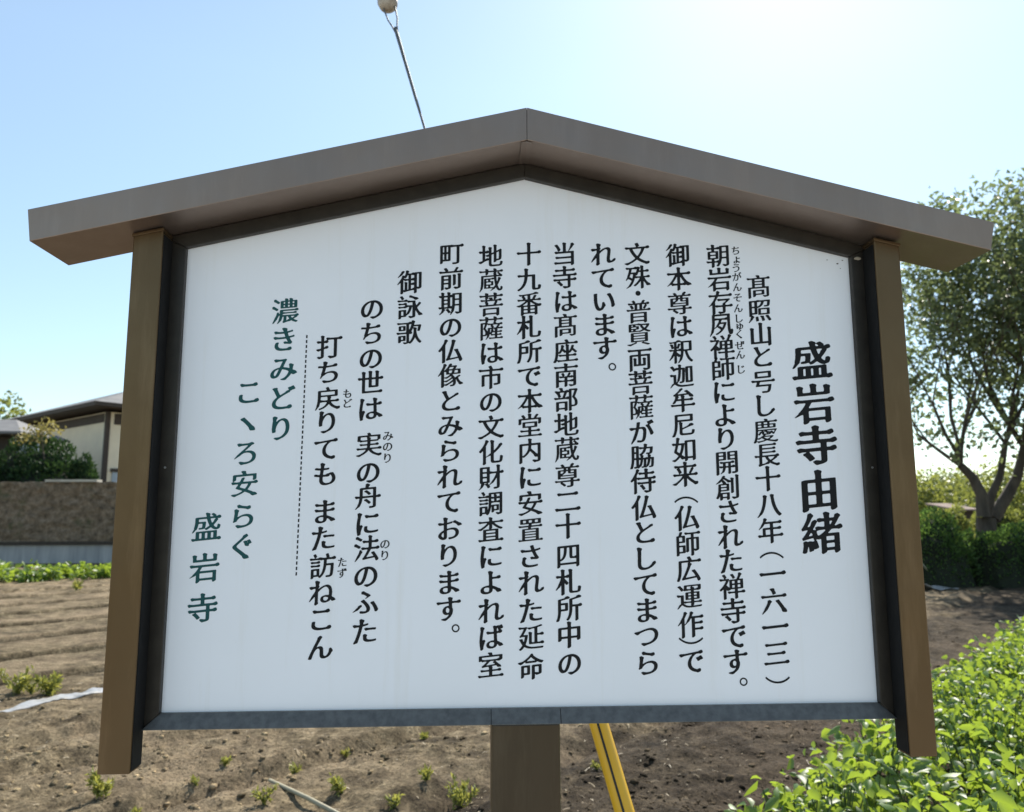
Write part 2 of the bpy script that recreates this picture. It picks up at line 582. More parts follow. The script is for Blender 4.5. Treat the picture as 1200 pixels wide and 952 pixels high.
# lettering: brush-style shapes worked up from the outlines of Blender's own interface font
def bez_pts(spl):
    out = []
    P = spl.bezier_points
    n = len(P)
    for i in range(n):
        a, c = P[i], P[(i + 1) % n]
        p0, p1, p2, p3 = (np.array(q[:2]) for q in (a.co, a.handle_right, c.handle_left, c.co))
        d = p3 - p0
        L = np.hypot(*d)
        if L < 1e-6: continue
        dev = max(abs(d[0] * (p1 - p0)[1] - d[1] * (p1 - p0)[0]), abs(d[0] * (p2 - p0)[1] - d[1] * (p2 - p0)[0])) / L
        k = 1 if dev < .004 else max(2, min(7, int(L / .04) + 2))
        for j in range(k):
            t = j / k
            out.append((1 - t) ** 3 * p0 + 3 * (1 - t) ** 2 * t * p1 + 3 * (1 - t) * t * t * p2 + t ** 3 * p3)
    return np.array(out)


def area(P):
    x, y = P[:, 0], P[:, 1]
    return .5 * np.sum(x * np.roll(y, -1) - np.roll(x, -1) * y)


def brush_ends(P):
    "reshape the flat stroke ends of one contour (solid on the left of travel) into brush entries and stops"
    n = len(P)
    new = []
    skip = set()
    for i in range(n):
        a, b_, c, d = P[i - 1], P[i], P[(i + 1) % n], P[(i + 2) % n]
        e = c - b_
        L = np.hypot(*e)
        u1, u2 = b_ - a, d - c
        l1, l2 = np.hypot(*u1), np.hypot(*u2)
        ok = .035 < L < .105 and l1 > .03 and l2 > .03
        if ok:
            e_, u1_, u2_ = e / L, u1 / l1, u2 / l2
            cr1 = u1_[0] * e_[1] - u1_[1] * e_[0]
            cr2 = e_[0] * u2_[1] - e_[1] * u2_[0]
            ok = cr1 > .75 and cr2 > .75 and abs(np.dot(u1_, e_)) < .6 and abs(np.dot(u2_, e_)) < .6 and np.dot(u1_, u2_) < -.7
        if not ok or i in skip:
            if i not in skip: new.append(b_)
            continue
        o = (u1_ - u2_) / 2
        o = o / np.hypot(*o)                      # outward along the stroke
        skip.add((i + 1) % n)
        # b_ is on the right-hand edge of the stroke looking outward, c on the left
        rb, lc = b_, c
        ang = math.degrees(math.atan2(o[1], o[0]))
        if abs(ang) < 28:                         # horizontal stop: press down, shoulder on top
            new += [rb - o * 1.9 * L, rb - o * .75 * L - e_ * .06 * L, rb - o * .1 * L - e_ * .26 * L, rb + o * .36 * L - e_ * .05 * L, rb + o * .55 * L + e_ * .40 * L,
                    lc + o * .10 * L + e_ * .34 * L, lc - o * .50 * L + e_ * .48 * L, lc - o * 1.15 * L + e_ * .10 * L, lc - o * 2.0 * L - e_ * .04 * L]
        elif abs(ang) > 152:                      # horizontal entry: slanting head
            new += [rb - o * 1.5 * L + e_ * .03 * L, rb - o * .5 * L - e_ * .14 * L, rb + o * .20 * L - e_ * .30 * L, rb + o * .50 * L - e_ * .10 * L, lc + o * .02 * L - e_ * .2 * L, lc - o * .35 * L + e_ * .20 * L, lc - o * 1.4 * L]
        elif 62 < ang < 118:                      # vertical entry: head slants down to the right
            new += [rb - o * 1.0 * L, rb - o * .35 * L - e_ * .26 * L, rb - o * .02 * L - e_ * .16 * L, lc + o * .48 * L + e_ * .10 * L, lc + o * .22 * L + e_ * .36 * L, lc - o * .35 * L + e_ * .16 * L, lc - o * 1.2 * L]
        elif -118 < ang < -62:                    # vertical stop: rounded drop
            new += [rb - o * .9 * L, rb + o * .10 * L - e_ * .14 * L, (rb + lc) / 2 + o * .55 * L - e_ * .22 * L, lc + o * .02 * L + e_ * .06 * L, lc - o * .9 * L]
        elif -180 < ang <= -118:                  # falling to the left: tapers to a point
            new += [rb - o * 1.9 * L + e_ * .04 * L, (rb + lc) / 2 + o * 1.1 * L - e_ * .05 * L, lc - o * 1.9 * L - e_ * .04 * L]
        elif -62 <= ang <= -28:                   # falling to the right: swells then points
            new += [rb - o * 1.5 * L - e_ * .04 * L, rb - o * .6 * L - e_ * .26 * L, rb + o * .05 * L - e_ * .18 * L, lc + o * .9 * L - e_ * .10 * L, lc - o * .25 * L + e_ * .24 * L, lc - o * 1.4 * L]
        else:                                     # rising ends: rounded
            new += [rb - o * .7 * L, rb + o * .1 * L - e_ * .1 * L, lc + o * .4 * L - e_ * .1 * L, lc - o * .3 * L + e_ * .2 * L, lc - o * 1.1 * L]
    if not len(new): return P
    Q = np.array(new)
    if 0 in skip: pass
    return Q


def clean(P, eps=.002):
    keep = [P[0]]
    for p in P[1:]:
        if np.hypot(*(p - keep[-1])) > eps: keep.append(p)
    if len(keep) > 2 and np.hypot(*(keep[0] - keep[-1])) < eps: keep.pop()
    return np.array(keep)


GN, GO, GW = 232, -.66, 1.32                     # raster used to join the brush shapes: samples, origin, width in em


def fill_raster(cont):
    "non-zero winding fill of closed contours"
    img = np.zeros((GN, GN), np.float32)
    A = np.concatenate(cont)
    B_ = np.concatenate([np.roll(c, -1, 0) for c in cont])
    gxs = GO + (np.arange(GN) + .5) * GW / GN
    for r in range(GN):
        y = GO + (r + .5) * GW / GN
        up = (A[:, 1] <= y) & (B_[:, 1] > y)
        dn = (A[:, 1] > y) & (B_[:, 1] <= y)
        k = up | dn
        if not k.any(): continue
        x = A[k, 0] + (y - A[k, 1]) * (B_[k, 0] - A[k, 0]) / (B_[k, 1] - A[k, 1])
        d = np.where(up[k], 1, -1)
        o = np.argsort(x)
        wnd = np.cumsum(d[o])
        idx = np.searchsorted(x[o], gxs) - 1
        img[r] = np.where((idx >= 0) & (wnd[np.clip(idx, 0, len(wnd) - 1)] != 0), 1, 0)
    return img


def sh(img, dx, dy): return np.roll(np.roll(img, dy, 0), dx, 1)


def blur(img, s):
    k = np.exp(-.5 * (np.arange(-6, 7) / s) ** 2)
    k /= k.sum()
    out = sum(w_ * np.roll(img, j - 6, 0) for j, w_ in enumerate(k))
    return sum(w_ * np.roll(out, j - 6, 1) for j, w_ in enumerate(k))


def field_mesh(F, st):
    "flat polygons where the field is above one half (marching squares, whole runs merged)"
    n = F.shape[0]
    co = GO + (np.arange(n) + .5) * GW / n
    ins = F > .5
    cnt = ins[:-1, :-1].astype(int) + ins[:-1, 1:] + ins[1:, :-1] + ins[1:, 1:]
    V, P = [], []
    for r in range(n - 1):
        row = cnt[r]
        cs = np.nonzero(row)[0]
        q = 0
        while q < len(cs):
            c = cs[q]
            if row[c] == 4:
                e = c
                while e + 1 < n - 1 and row[e + 1] == 4: e += 1
                b0 = len(V)
                V += [(co[c], co[r]), (co[e + 1], co[r]), (co[e + 1], co[r + 1]), (co[c], co[r + 1])]
                P.append((b0, b0 + 1, b0 + 2, b0 + 3))
                q += e - c + 1
                continue
            cor = [(r, c), (r, c + 1), (r + 1, c + 1), (r + 1, c)]
            poly = []
            for k in range(4):
                (r0, c0), (r1, c1) = cor[k], cor[(k + 1) % 4]
                f0, f1 = F[r0, c0], F[r1, c1]
                if f0 > .5: poly.append((co[c0], co[r0]))
                if (f0 > .5) != (f1 > .5):
                    t = (.5 - f0) / (f1 - f0)
                    poly.append((co[c0] + (co[c1] - co[c0]) * t, co[r0] + (co[r1] - co[r0]) * t))
            b0 = len(V)
            V += poly
            P.append(tuple(range(b0, b0 + len(poly))))
            q += 1
    return np.array(V), P


_fc = bpy.data.curves.new("outline_source", 'FONT')
_fo = bpy.data.objects.new("outline_source", _fc)
COL.objects.link(_fo)
_glyphs = {}


def glyph(ch, heavy=1.0):
    "vertices and polygons of one character in a unit em box centred on the origin"
    key = (ch, heavy)
    if key in _glyphs: return _glyphs[key]
    _fc.body = ch
    dg = bpy.context.evaluated_depsgraph_get()
    dg.update()
    oe = _fo.evaluated_get(dg)
    cu = oe.to_curve(dg)
    cont = [clean(bez_pts(s)) for s in cu.splines]
    cont = [c for c in cont if len(c) > 2]
    oe.to_curve_clear()
    big = max(cont, key=lambda c: abs(area(c)))
    if area(big) < 0: cont = [c[::-1] for c in cont]
    plain = ch in "（）。・"
    out = []
    for P in cont:
        if not plain: P = clean(brush_ends(P))
        P = P - np.array([.5, .38])
        if ch in "（）": P = np.stack([P[:, 1], -P[:, 0]], -1)      # turned for vertical setting
        elif not plain: P[:, 1] += .10 * P[:, 0]
        out.append(P)
    if ch in "（）。":
        al = np.concatenate(out)
        out = [P - (al.min(0) + al.max(0)) / 2 for P in out]
    img = fill_raster(out)
    if not plain:
        res = img.copy()
        ink = float(img.sum()) * (GW / GN) ** 2      # dense characters are written with a finer pen
        hw = (.030 - .040 * max(0, ink - .14)) * heavy * GN / GW   # half the flat pen's width, in samples
        res = img = np.minimum(img, np.minimum(sh(img, 0, 1), sh(img, 0, -1)) if ink > .1 else img)
        for t in np.linspace(-1, 1, 11):
            res = np.maximum(res, sh(img, int(round(t * hw)), int(round(t * hw * .38))))
        img = res
    F = blur(img, 1.8 if not plain else 1.3)
    F = (F[0::2, 0::2] + F[1::2, 0::2] + F[0::2, 1::2] + F[1::2, 1::2]) / 4
    _glyphs[key] = field_mesh(F, 1)
    return _glyphs[key]


# (characters, size, colour, x, heights) in millimetres on the panel
TEXT = [
    ('盛岩寺由緒', 71.4, 0, 519.7, [594.0, 515.8, 439.5, 360.5, 285.5]),
    ('髙照山と号し慶長十八年（一六一三）', 43.7, 0, 428.6, [731.9, 686.9, 642.3, 601.2, 554.9, 511.4, 466.2, 423.5, 381.2, 334.8, 290.3, 247.7, 215.6, 170.7, 126.2, 82.2, 38.5]),
    ('朝岩存夙禅師により開創された禅寺です。', 43.6, 0, 356.4, [789.4, 744.6, 700.6, 660.7, 618.8, 578.8, 536.2, 493.6, 451.7, 410.2, 365.5, 323.5, 280.3, 238.4, 195.7, 153.3, 111.2, 68.9, 24.1]),
    ('ちょうがんそんしゅくぜんじ', 19.7, 0, 389.0, [799.6, 783.3, 766.4, 749.7, 730.2, 710.5, 690.5, 671.3, 657.8, 642.3, 621.4, 604.1, 577.4]),
    ('御本尊は釈迦牟尼如来（仏師広運作）で', 43.4, 0, 281.2, [790.0, 744.7, 698.2, 655.3, 609.6, 564.3, 521.0, 476.6, 432.5, 388.8, 344.0, 312.9, 268.9, 225.2, 179.0, 131.9, 104.9, 71.1]),
    ('文殊・普賢両菩薩が脇侍仏としてまつら', 43.3, 0, 205.7, [791.2, 747.0, 716.5, 683.1, 640.4, 595.0, 552.3, 508.4, 463.4, 420.3, 376.9, 330.9, 288.2, 243.4, 199.7, 155.9, 114.2, 69.2]),
    ('れています。', 44.2, 0, 142.6, [789.7, 744.6, 701.5, 657.2, 614.1, 568.2]),
    ('当寺は髙座南部地蔵尊二十四札所中の', 42.9, 0, 72.4, [788.8, 744.4, 700.0, 655.8, 608.9, 564.7, 521.7, 476.0, 433.0, 386.5, 342.1, 299.7, 249.5, 204.9, 160.7, 116.9, 69.9]),
    ('十九番札所で本堂内に安置された延命', 42.7, 0, 7.3, [787.9, 739.8, 695.4, 652.1, 607.6, 562.8, 518.3, 474.3, 429.9, 384.5, 338.7, 293.3, 248.4, 203.9, 157.5, 113.3, 65.9]),
    ('地蔵菩薩は市の文化財調査によれば室', 42.5, 0, -61.2, [782.8, 738.2, 693.1, 649.1, 604.0, 560.8, 516.5, 471.7, 427.6, 383.4, 338.8, 293.6, 248.8, 204.4, 158.1, 114.0, 68.5]),
    ('町前期の仏像とみられております。', 42.4, 0, -133.1, [786.6, 740.5, 694.5, 650.8, 607.4, 563.5, 518.2, 473.9, 429.8, 385.3, 341.2, 295.3, 250.6, 204.9, 161.0, 117.5]),
    ('御詠歌', 43.2, 0, -206.4, [733.1, 686.9, 640.1]),
    ('のちの世は実の舟に法のふた', 43.2, 0, -272.8, [683.0, 638.0, 593.3, 549.0, 503.0, 440.7, 392.7, 350.9, 305.2, 262.7, 217.1, 173.3, 125.8]),
    ('みのり', 20.6, 0, -240.5, [455.7, 437.1, 417.0]),
    ('のり', 20.3, 0, -241.8, [270.3, 251.1]),
    ('打ち戻りてもまた訪ねこん', 42.8, 0, -346.2, [612.7, 567.6, 521.4, 479.4, 433.2, 389.0, 324.9, 280.3, 234.6, 190.1, 146.4, 100.3]),
    ('もど', 19.2, 0, -312.2, [529.7, 512.5]),
    ('たず', 18.6, 0, -313.1, [240.1, 221.9]),
    ('濃きみどり', 45.7, 1, -425.3, [677.3, 625.9, 573.3, 521.8, 468.7]),
    ('こヽろ安らぐ', 44.7, 1, -482.8, [531.3, 477.5, 425.7, 373.0, 318.1, 267.1]),
    ('盛岩寺', 48.0, 1, -542.7, [299.6, 232.2, 165.8]),
]


def text_column(s, size, green, x, zs):
    mb = MB()
    ruby = size < 25
    for ch, z in zip(s, zs):
        v, f = glyph(ch, 1.6 if size > 60 else .8 if ruby else 1.0)
        sc = size * (1.03 if not ruby else .9) * .001
        xx, zz = x * .001, z * .001
        if ch == "。": xx += .29 * sc; zz += .27 * sc
        if ch in "ょゅ": xx += .0012
        b0 = len(mb.v)
        mb.v += [(p[0] * sc + xx, -.0005, p[1] * sc + zz + Z) for p in v.tolist()]
        mb.f += [tuple(q + b0 for q in p) for p in f]
    o = mb.build("furigana" if ruby else "text_column", M_GREEN if green else M_INK, panel)
    if green: o["label"] = "dark green lettering"


for row in TEXT: text_column(*row)
bpy.data.objects.remove(_fo)
bpy.data.curves.remove(_fc)
mb = MB()                                         # dotted rule
zt, zb_ = .634, .215
nd = 47
for k in range(nd):
    t = (k + .0) / nd
    z1 = zt + (zb_ - zt) * t
    x1 = -.3858 - .0040 * t
    mb.v += [(x1 - .0013, -.0005, Z + z1 - .0055), (x1 + .0011, -.0005, Z + z1 - .0055), (x1 + .0013, -.0005, Z + z1), (x1 - .0011, -.0005, Z + z1)]
    mb.f.append((4 * k, 4 * k + 1, 4 * k + 2, 4 * k + 3))
mb.build("dotted_line", M_INK, panel)


def blob(name, c, rad, m, parent, sq=(1, 1, 1), seed=0):
    rr = np.random.default_rng(seed)
    bm = bmesh.new()
    bmesh.ops.create_icosphere(bm, subdivisions=2, radius=1)
    for v in bm.verts:
        k = 1 + rr.uniform(-.25, .25)
        v.co = Vector((v.co.x * sq[0], v.co.y * sq[1], v.co.z * sq[2])) * rad * k + Vector(c)
    me = bpy.data.meshes.new(name)
    bm.to_mesh(me)
    bm.free()
    return link(name, me, m, parent)


M_DIRT = simple("pale dried mud", (.42, .37, .3), (.3, .26, .2), 60, .9)
blob("dried_mud", (.612, -.0125, Z + .7835), .0042, M_DIRT, frame, (1.4, .4, .8), 1)
for k, (x, z, rr) in enumerate(((.579, .777, .0016), (.560, .784, .001), (.584, .768, .0009), (.589, .7835, .0012))):
    blob("dirt_speck", (x, -.0004, Z + z), rr, M_SEAM, panel, (1.3, .3, .7), k)
# screw heads on the frame
for x, z in ((.613, .40), (-.613, .40)):
    q = MB()
    q.tube([(x, -.0118, Z + z), (x, -.0132, Z + z)], [.0022, .0018], 10)
    q.build("screw_head", simple("screw steel", (.4, .4, .4), None, 20, .35, .8), frame)

# ------------------------------------------------------------------ guy wire of the utility pole
P0, P1 = at(728.5, 940, 1.0), at(457, 12, 2.05)
gd = (P1 - P0).normalized()
foot = P0 - gd * (P0.z / gd.z)
M_YEL = simple("yellow guard plastic", (.75, .43, .02), (.68, .37, .015), 5, .4)
M_BLK = simple("black plastic", (.012, .012, .012), None, 20, .5)
M_STEEL = simple("galvanised strand", (.13, .14, .14), (.09, .095, .1), 40, .6, .2)
M_PORC = simple("weathered porcelain", (.5, .45, .38), (.30, .24, .18), 25, .4)
guy = empty("guy_wire", foot, "steel guy wire with yellow black-striped guard, running up behind the board to a porcelain insulator", "guy wire")
e0 = P1 - gd * .135
mb = MB()
lo = foot - gd * .2
n = 14
mb.tube([lo + (e0 - gd * .10 - lo) * (k / n) for k in range(n + 1)], [.0052] * (n + 1), 8)
up1 = P1 + gd * 4.2
mb.build("strand", M_STEEL, guy, True)
mb = MB()
mb.tube([P1 + gd * .09 + (up1 - P1) * (k / 5) for k in range(6)], [.0052] * 6, 8)
mb.build("upper_strand", M_STEEL, guy, True)
side = gd.cross(Vector((0, 1, 0))).normalized()
if side.x < 0: side = -side
mb = MB()                                         # wrapped grip below the insulator
mb.tube([e0 - gd * .55, e0 - gd * .45, e0 - gd * .2, e0 - gd * .04 , e0 + gd * .01], [.0053, .0068, .0075, .0088, .007], 9)
mb.build("wrapped_grip", M_STEEL, guy, True)
for sg in (-1, 1):
    mb = MB()
    k0 = e0 - gd * .03
    mb.tube([k0 + side * sg * .004, k0 + gd * .05 + side * sg * .011, k0 + gd * .10 + side * sg * .022, k0 + gd * .18 + side * sg * .027, k0 + gd * .235 + side * sg * .014], [.0036] * 5, 7)
    mb.build("wire_loop", M_STEEL, guy, True)
mb = MB()
prof = [(0, .012), (.006, .032), (.02, .044), (.045, .049), (.058, .044), (.07, .040), (.082, .044), (.10, .049), (.125, .044), (.139, .03), (.145, .01)]
b0 = P1 - gd * .008
b0 = b0 + gd * .022
mb.tube([b0 + gd * a for a, _ in prof], [q for _, q in prof], 18)
ins = mb.build("insulator", M_PORC, guy, True)
fdir = side.cross(gd).normalized()
if fdir.y > 0: fdir = -fdir
for sg in (-1, 1):
    mb = MB()
    c = b0 + gd * .028 + side * sg * .021 + fdir * .040
    mb.tube([c + fdir * .010, c - fdir * .002], [.0085, .0085], 10)
    mb.build("wire_hole", M_BLK, ins, True)
mb = MB()
gt = foot + gd * 2.05
GR = .0285
m_ = 24
mb.tube([foot + (gt - foot) * (k / m_) for k in range(m_ + 1)], [GR] * m_ + [GR * .92], 20)
guard = mb.build("guard", M_YEL, guy, True)
mb = MB()
sv = (fdir * .985 - side * .17).normalized()
tv = gd.cross(sv).normalized()
for k in range(2):
    pass
a0, a1 = foot + sv * (GR - .002), gt + sv * (GR - .002)
w2 = tv * .0032
mb.quadbox([a0 - w2, a0 + w2, a0 + w2 + sv * .0032, a0 - w2 + sv * .0032, a1 - w2, a1 + w2, a1 + w2 + sv * .0032, a1 - w2 + sv * .0032])
mb.build("black_stripe", M_BLK, guard)

# ------------------------------------------------------------------ foliage tools
def leaves(cen, nrm_dir, size, aspect=.5, fold=.18, spread=None, droop=None, segs=1):
    "leaf blades: cen (n,3), each a folded diamond or ovate blade of its own length"
    n = len(cen)
    ax = nrm_dir / np.maximum(np.linalg.norm(nrm_dir, axis=1, keepdims=True), 1e-9)
    r = rng.normal(size=(n, 3))
    sdv = np.cross(ax, r)
    sdv /= np.maximum(np.linalg.norm(sdv, axis=1, keepdims=True), 1e-9)
    up = np.cross(sdv, ax)
    L = (size * rng.uniform(.7, 1.25, n))[:, None]
    Wd = L * aspect * .5
    if segs == 1:
        v = np.stack([cen, cen + ax * L * .45 + sdv * Wd + up * L * fold, cen + ax * L, cen + ax * L * .45 - sdv * Wd + up * L * fold], 1)
        f = np.array([[0, 1, 2], [0, 2, 3]])
    else:
        dz = np.array([0, 0, -1.0])
        m1, m2, tip = cen + ax * L * .35, cen + ax * L * .72 + dz * L * .06, cen + ax * L + dz * L * .2
        v = np.stack([cen, m1 + sdv * Wd + up * L * fold, m2 + sdv * Wd * .72 + up * L * fold * .7, tip, m2 - sdv * Wd * .72 + up * L * fold * .7, m1 - sdv * Wd + up * L * fold, m1, m2], 1)
        f = np.array([[0, 1, 6], [0, 6, 5], [1, 2, 7], [1, 7, 6], [6, 7, 4], [6, 4, 5], [2, 3, 7], [7, 3, 4]])
    k = v.shape[1]
    F = (f[None] + (np.arange(n) * k)[:, None, None]).reshape(-1, 3)
    return v.reshape(-1, 3), F


def join(parts):
    V, F, b = [], [], 0
    for v, f in parts:
        V.append(v); F.append(f + b); b += len(v)
    return np.concatenate(V), np.concatenate(F)


def rdir(n, up=0.0):
    d = rng.normal(size=(n, 3))
    d /= np.linalg.norm(d, axis=1, keepdims=True)
    d[:, 2] += up
    return d


M_BARK = simple("grey brown bark", (.10, .08, .06), (.05, .04, .03), 6, .9, 0, .6, 22, stretch=(1, 1, .3))
M_LEAF = leaf_mat("broad tree leaves", (.044, .064, .030), (.085, .112, .056), (.28, .36, .14), .42)
M_SHRUB = leaf_mat("dark shrub leaves", (.018, .042, .020), (.036, .072, .030), (.06, .12, .03), .3, .65, .2)
M_PALE = leaf_mat("yellow green leaves", (.07, .10, .025), (.12, .16, .045), (.34, .38, .08), .45)
M_HEDGE = leaf_mat("hedge leaves", (.030, .065, .022), (.070, .125, .038), (.18, .32, .06), .38, .55, .3)
M_CROP = leaf_mat("bright crop leaves", (.045, .10, .018), (.10, .19, .032), (.44, .60, .06), .42, .5, 1.0)
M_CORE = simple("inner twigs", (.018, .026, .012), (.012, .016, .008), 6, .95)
M_WEED = leaf_mat("weed leaves", (.13, .16, .035), (.25, .28, .07), (.48, .48, .10), .45)


def grow(mb, tips, p, d, length, rad, depth, maxd, upb=.15, spread=.7, kids=(2, 4), seg=7):
    pts, rads = [p], [rad]
    st = 4
    q, dd = p.copy(), d.normalized()
    for k in range(st):
        dd = (dd + Vector((random.uniform(-.16, .16), random.uniform(-.16, .16), random.uniform(-.06, .16) + upb * .25))).normalized()
        q = q + dd * (length / st)
        pts.append(q.copy())
        rads.append(rad * (1 - .42 * (k + 1) / st))
    mb.tube(pts, rads, seg if depth < 2 else 5, caps=False)
    if depth >= maxd:
        tips.append((pts[-1], dd)); tips.append((pts[2], dd))
        return
    for k in range(random.randint(*kids)):
        j = random.choice((2, 3, 4, 4))
        a = random.uniform(0, 6.283)
        o = dd.cross(Vector((0, 0, 1)) if abs(dd.z) < .95 else Vector((1, 0, 0))).normalized()
        o = (Matrix.Rotation(a, 3, dd) @ o)
        nd = (dd + o * spread * random.uniform(.6, 1.25) + Vector((0, 0, upb))).normalized()
        grow(mb, tips, pts[j], nd, length * random.uniform(.62, .85), rads[j] * .66, depth + 1, maxd, upb, spread, kids, seg)
    if depth >= 2: tips.append((pts[3], dd))


def crown_from(tips, per, r, size, m, name, parent, up=.1, aspect=.5):
    T = np.array([t[0][:] for t in tips])
    n = len(T) * per
    c = np.repeat(T, per, 0) + rng.normal(size=(n, 3)) * r * np.array([1, 1, .8])
    v, f = leaves(c, rdir(n, up), size, aspect)
    return link(name, np_mesh(name, v, f), m, parent)


def lumps(x, y, z, k): return vnoise(x * k + 11, y * k + z * k * 1.7) + .5 * vnoise(x * k * 2.3, y * k * 2.3 + z * k * 2.9 + 40)


def mound(name, c, rx, ry, h, n, size, m, label, cat, group=None, stem=True, core=.86, up=.35, flat=.55, seed=0, aspect=.5):
    "a bush: a dome of leaves with an uneven outline over dark twigs"
    root = empty(name, c, label, cat, group)
    d = rng.normal(size=(n, 3))
    d[:, 2] = np.abs(d[:, 2])
    d /= np.linalg.norm(d, axis=1, keepdims=True)
    k = 1 + .42 * lumps(d[:, 0] * rx + seed * 7.1, d[:, 1] * ry + seed * 3.3, d[:, 2] * h, 1.3 / max(.4, h) * 1.6)
    rr = k * (1 - .28 * rng.random(n) ** 1.6)
    P = np.stack([d[:, 0] * rx * rr, d[:, 1] * ry * rr, np.sign(d[:, 2]) * np.abs(d[:, 2]) ** flat * h * rr], -1) + np.array(c)
    v, f = leaves(P, d * .9 + rdir(n, up) * .8, size, aspect)
    link("foliage", np_mesh("foliage", v, f), m, root)
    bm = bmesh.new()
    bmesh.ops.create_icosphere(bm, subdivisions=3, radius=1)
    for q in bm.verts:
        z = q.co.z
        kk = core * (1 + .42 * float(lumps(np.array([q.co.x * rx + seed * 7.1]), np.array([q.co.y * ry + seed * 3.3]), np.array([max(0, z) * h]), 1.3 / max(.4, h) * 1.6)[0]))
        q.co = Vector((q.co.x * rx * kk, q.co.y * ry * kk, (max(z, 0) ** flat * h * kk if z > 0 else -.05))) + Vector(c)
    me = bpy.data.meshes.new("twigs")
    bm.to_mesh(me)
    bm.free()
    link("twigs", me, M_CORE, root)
    return root


# ------------------------------------------------------------------ the big tree on the right
random.seed(21)
TY = 17.5
tb = at(1157, 690, TY); tb.z = -.05
big = empty("broadleaf_tree", (tb.x, tb.y, 0), "big forked broadleaf tree with a loose crown, right of the board behind dark bushes", "tree")
mb, tips = MB(), []
fork = at(1156, 612, TY)
mb.tube([tb, tb + (fork - tb) * .5, fork + Vector((0, 0, .1))], [.29, .25, .22], 10, caps=False)
stems = [([(1152, 606), (1150, 580), (1140, 560), (1126, 546)], .155), ([(1156, 606), (1162, 580), (1172, 558), (1178, 520)], .115), ([(1164, 608), (1180, 582), (1192, 560), (1200, 525)], .165)]
for si, (px, r0) in enumerate(stems):
    pts = [at(x, y, TY + .25 * (si - 1)) for x, y in px]
    mb.tube(pts, [r0 * (1 - .14 * k) for k in range(len(pts))], 9, caps=False)
    e, d = pts[-1], (pts[-1] - pts[-2]).normalized()
    rr = r0 * .55
    if si == 0:
        for tgt, L in (((1062, 512), 1.5), ((1080, 470), 1.9), ((1112, 455), 2.0), ((1095, 400), 2.6), ((1130, 430), 2.2)):
            t = at(*tgt, TY + random.uniform(-1.6, 1.6))
            grow(mb, tips, e.copy(), (t - e).normalized(), L, rr * .62, 0, 3, .12, .62)
    else:
        for k in range(6):
            a = random.uniform(0, 6.28)
            grow(mb, tips, e.copy(), Vector((math.cos(a) * .6, math.sin(a) * .6, 1)), 2.5, rr * .7, 0, 3, .14, .62)
mb.build("trunk", M_BARK, big, True)
crn = at(1192, 396, TY)
hull = []
for p, d in tips:
    q = Vector(((p.x - crn.x) / 3.3, (p.y - crn.y) / 3.3, (p.z - crn.z) / 3.9))
    if q.length < 1.05: hull.append((p, d))
for k in range(360):                               # outer twigs fill the crown's shape
    d = Vector(rdir(1)[0]).normalized()
    s_ = random.random() ** .45
    p = Vector((crn.x + d.x * 3.2 * s_, crn.y + d.y * 3.2 * s_, crn.z + .1 + d.z * 2.95 * s_))
    if lumps(np.array([p.x]), np.array([p.y]), np.array([p.z]), .9)[0] > -.12: hull.append((p, d))
for tx, ty in ((1080, 515), (1100, 500), (1120, 520), (1150, 505), (1170, 500), (1190, 515), (1075, 440), (1094, 240), (1120, 232), (1148, 224), (1180, 216), (1070, 300), (1064, 350), (1062, 420), (1064, 470), (1086, 500), (1105, 250), (1195, 212), (1220, 214)):
    for k in range(3): hull.append((at(tx + random.uniform(-6, 6), ty + random.uniform(-4, 12), TY + random.uniform(-1, 1)), Vector((0, 0, 1))))
print("tips", len(hull))
crown_from(hull, 10, .21, .175, M_LEAF, "crown", big, .05, .55)

# a neighbour of it, out of the picture to the right: its shade lies on the soil


def tree(name, loc, h, rad, m, label, cat="tree", group=None, per=16, size=.3, nt_=150, base=.35, seed=1, bark=True):
    random.seed(seed)
    root = empty(name, loc, label, cat, group)
    mb = MB()
    x, y, z = loc
    mb.tube([(x, y, z - .1), (x + .1, y, z + h * .3), (x, y, z + h * .75)], [h * .03, h * .022, h * .008], 8, caps=False)
    tips = []
    for k in range(nt_):
        d = Vector(rdir(1)[0]).normalized()
        s_ = random.random() ** .4
        ll = 1 + .5 * float(lumps(np.array([d.x * 2 + seed]), np.array([d.y * 2]), np.array([d.z * 2]), .9)[0])
        p = Vector((x + d.x * rad * s_ * ll, y + d.y * rad * s_ * ll, z + h * (.5 + base / 2) + d.z * h * (1 - base) / 2 * s_ * ll))
        tips.append((p, d))
        if k % 9 == 0:
            b = Vector((x, y, z + h * random.uniform(.25, .6)))
            mb.tube([b, (b + p) / 2 + Vector((0, 0, .1 * h * .3)), p], [h * .010, h * .007, h * .003], 5, caps=False)
    mb.build("trunk", M_BARK, root, True)
    crown_from(tips, per, rad * .16, size, m, "crown", root, .1, .6)
    return root


t2 = at(1335, 690, 16.4)
tree("broadleaf_tree", (t2.x, t2.y, 0), 8.2, 3.3, M_LEAF, "tall broadleaf tree at the photo's right edge, beside the big forked tree", per=20, size=.17, nt_=300, seed=8)

# ------------------------------------------------------------------ bushes under the trees
def bush_at(px, Y, wpx, top, label, m=M_HEDGE, name="clipped_bush", n=4200, size=.085, **k):
    c = at(px, 690, Y)
    rx = wpx / F_PX * Y
    h = at(px, top, Y).z
    return mound(name, (c.x, c.y, 0), rx, rx * .8, h, n, size, m, label, "bush", **k)


bush_at(1098, 15.9, 50, 604, "low dark green bush right beside the board's right-hand post", seed=1)
bush_at(1180, 15.9, 52, 612, "low dark green bush below the big forked tree's trunk", seed=2)
bush_at(1262, 15.4, 52, 604, "dark green bush at the photo's right edge", seed=3)
bush_at(1010, 17, 55, 600, "dark green bush hidden behind the board's right side", seed=4, n=2500)

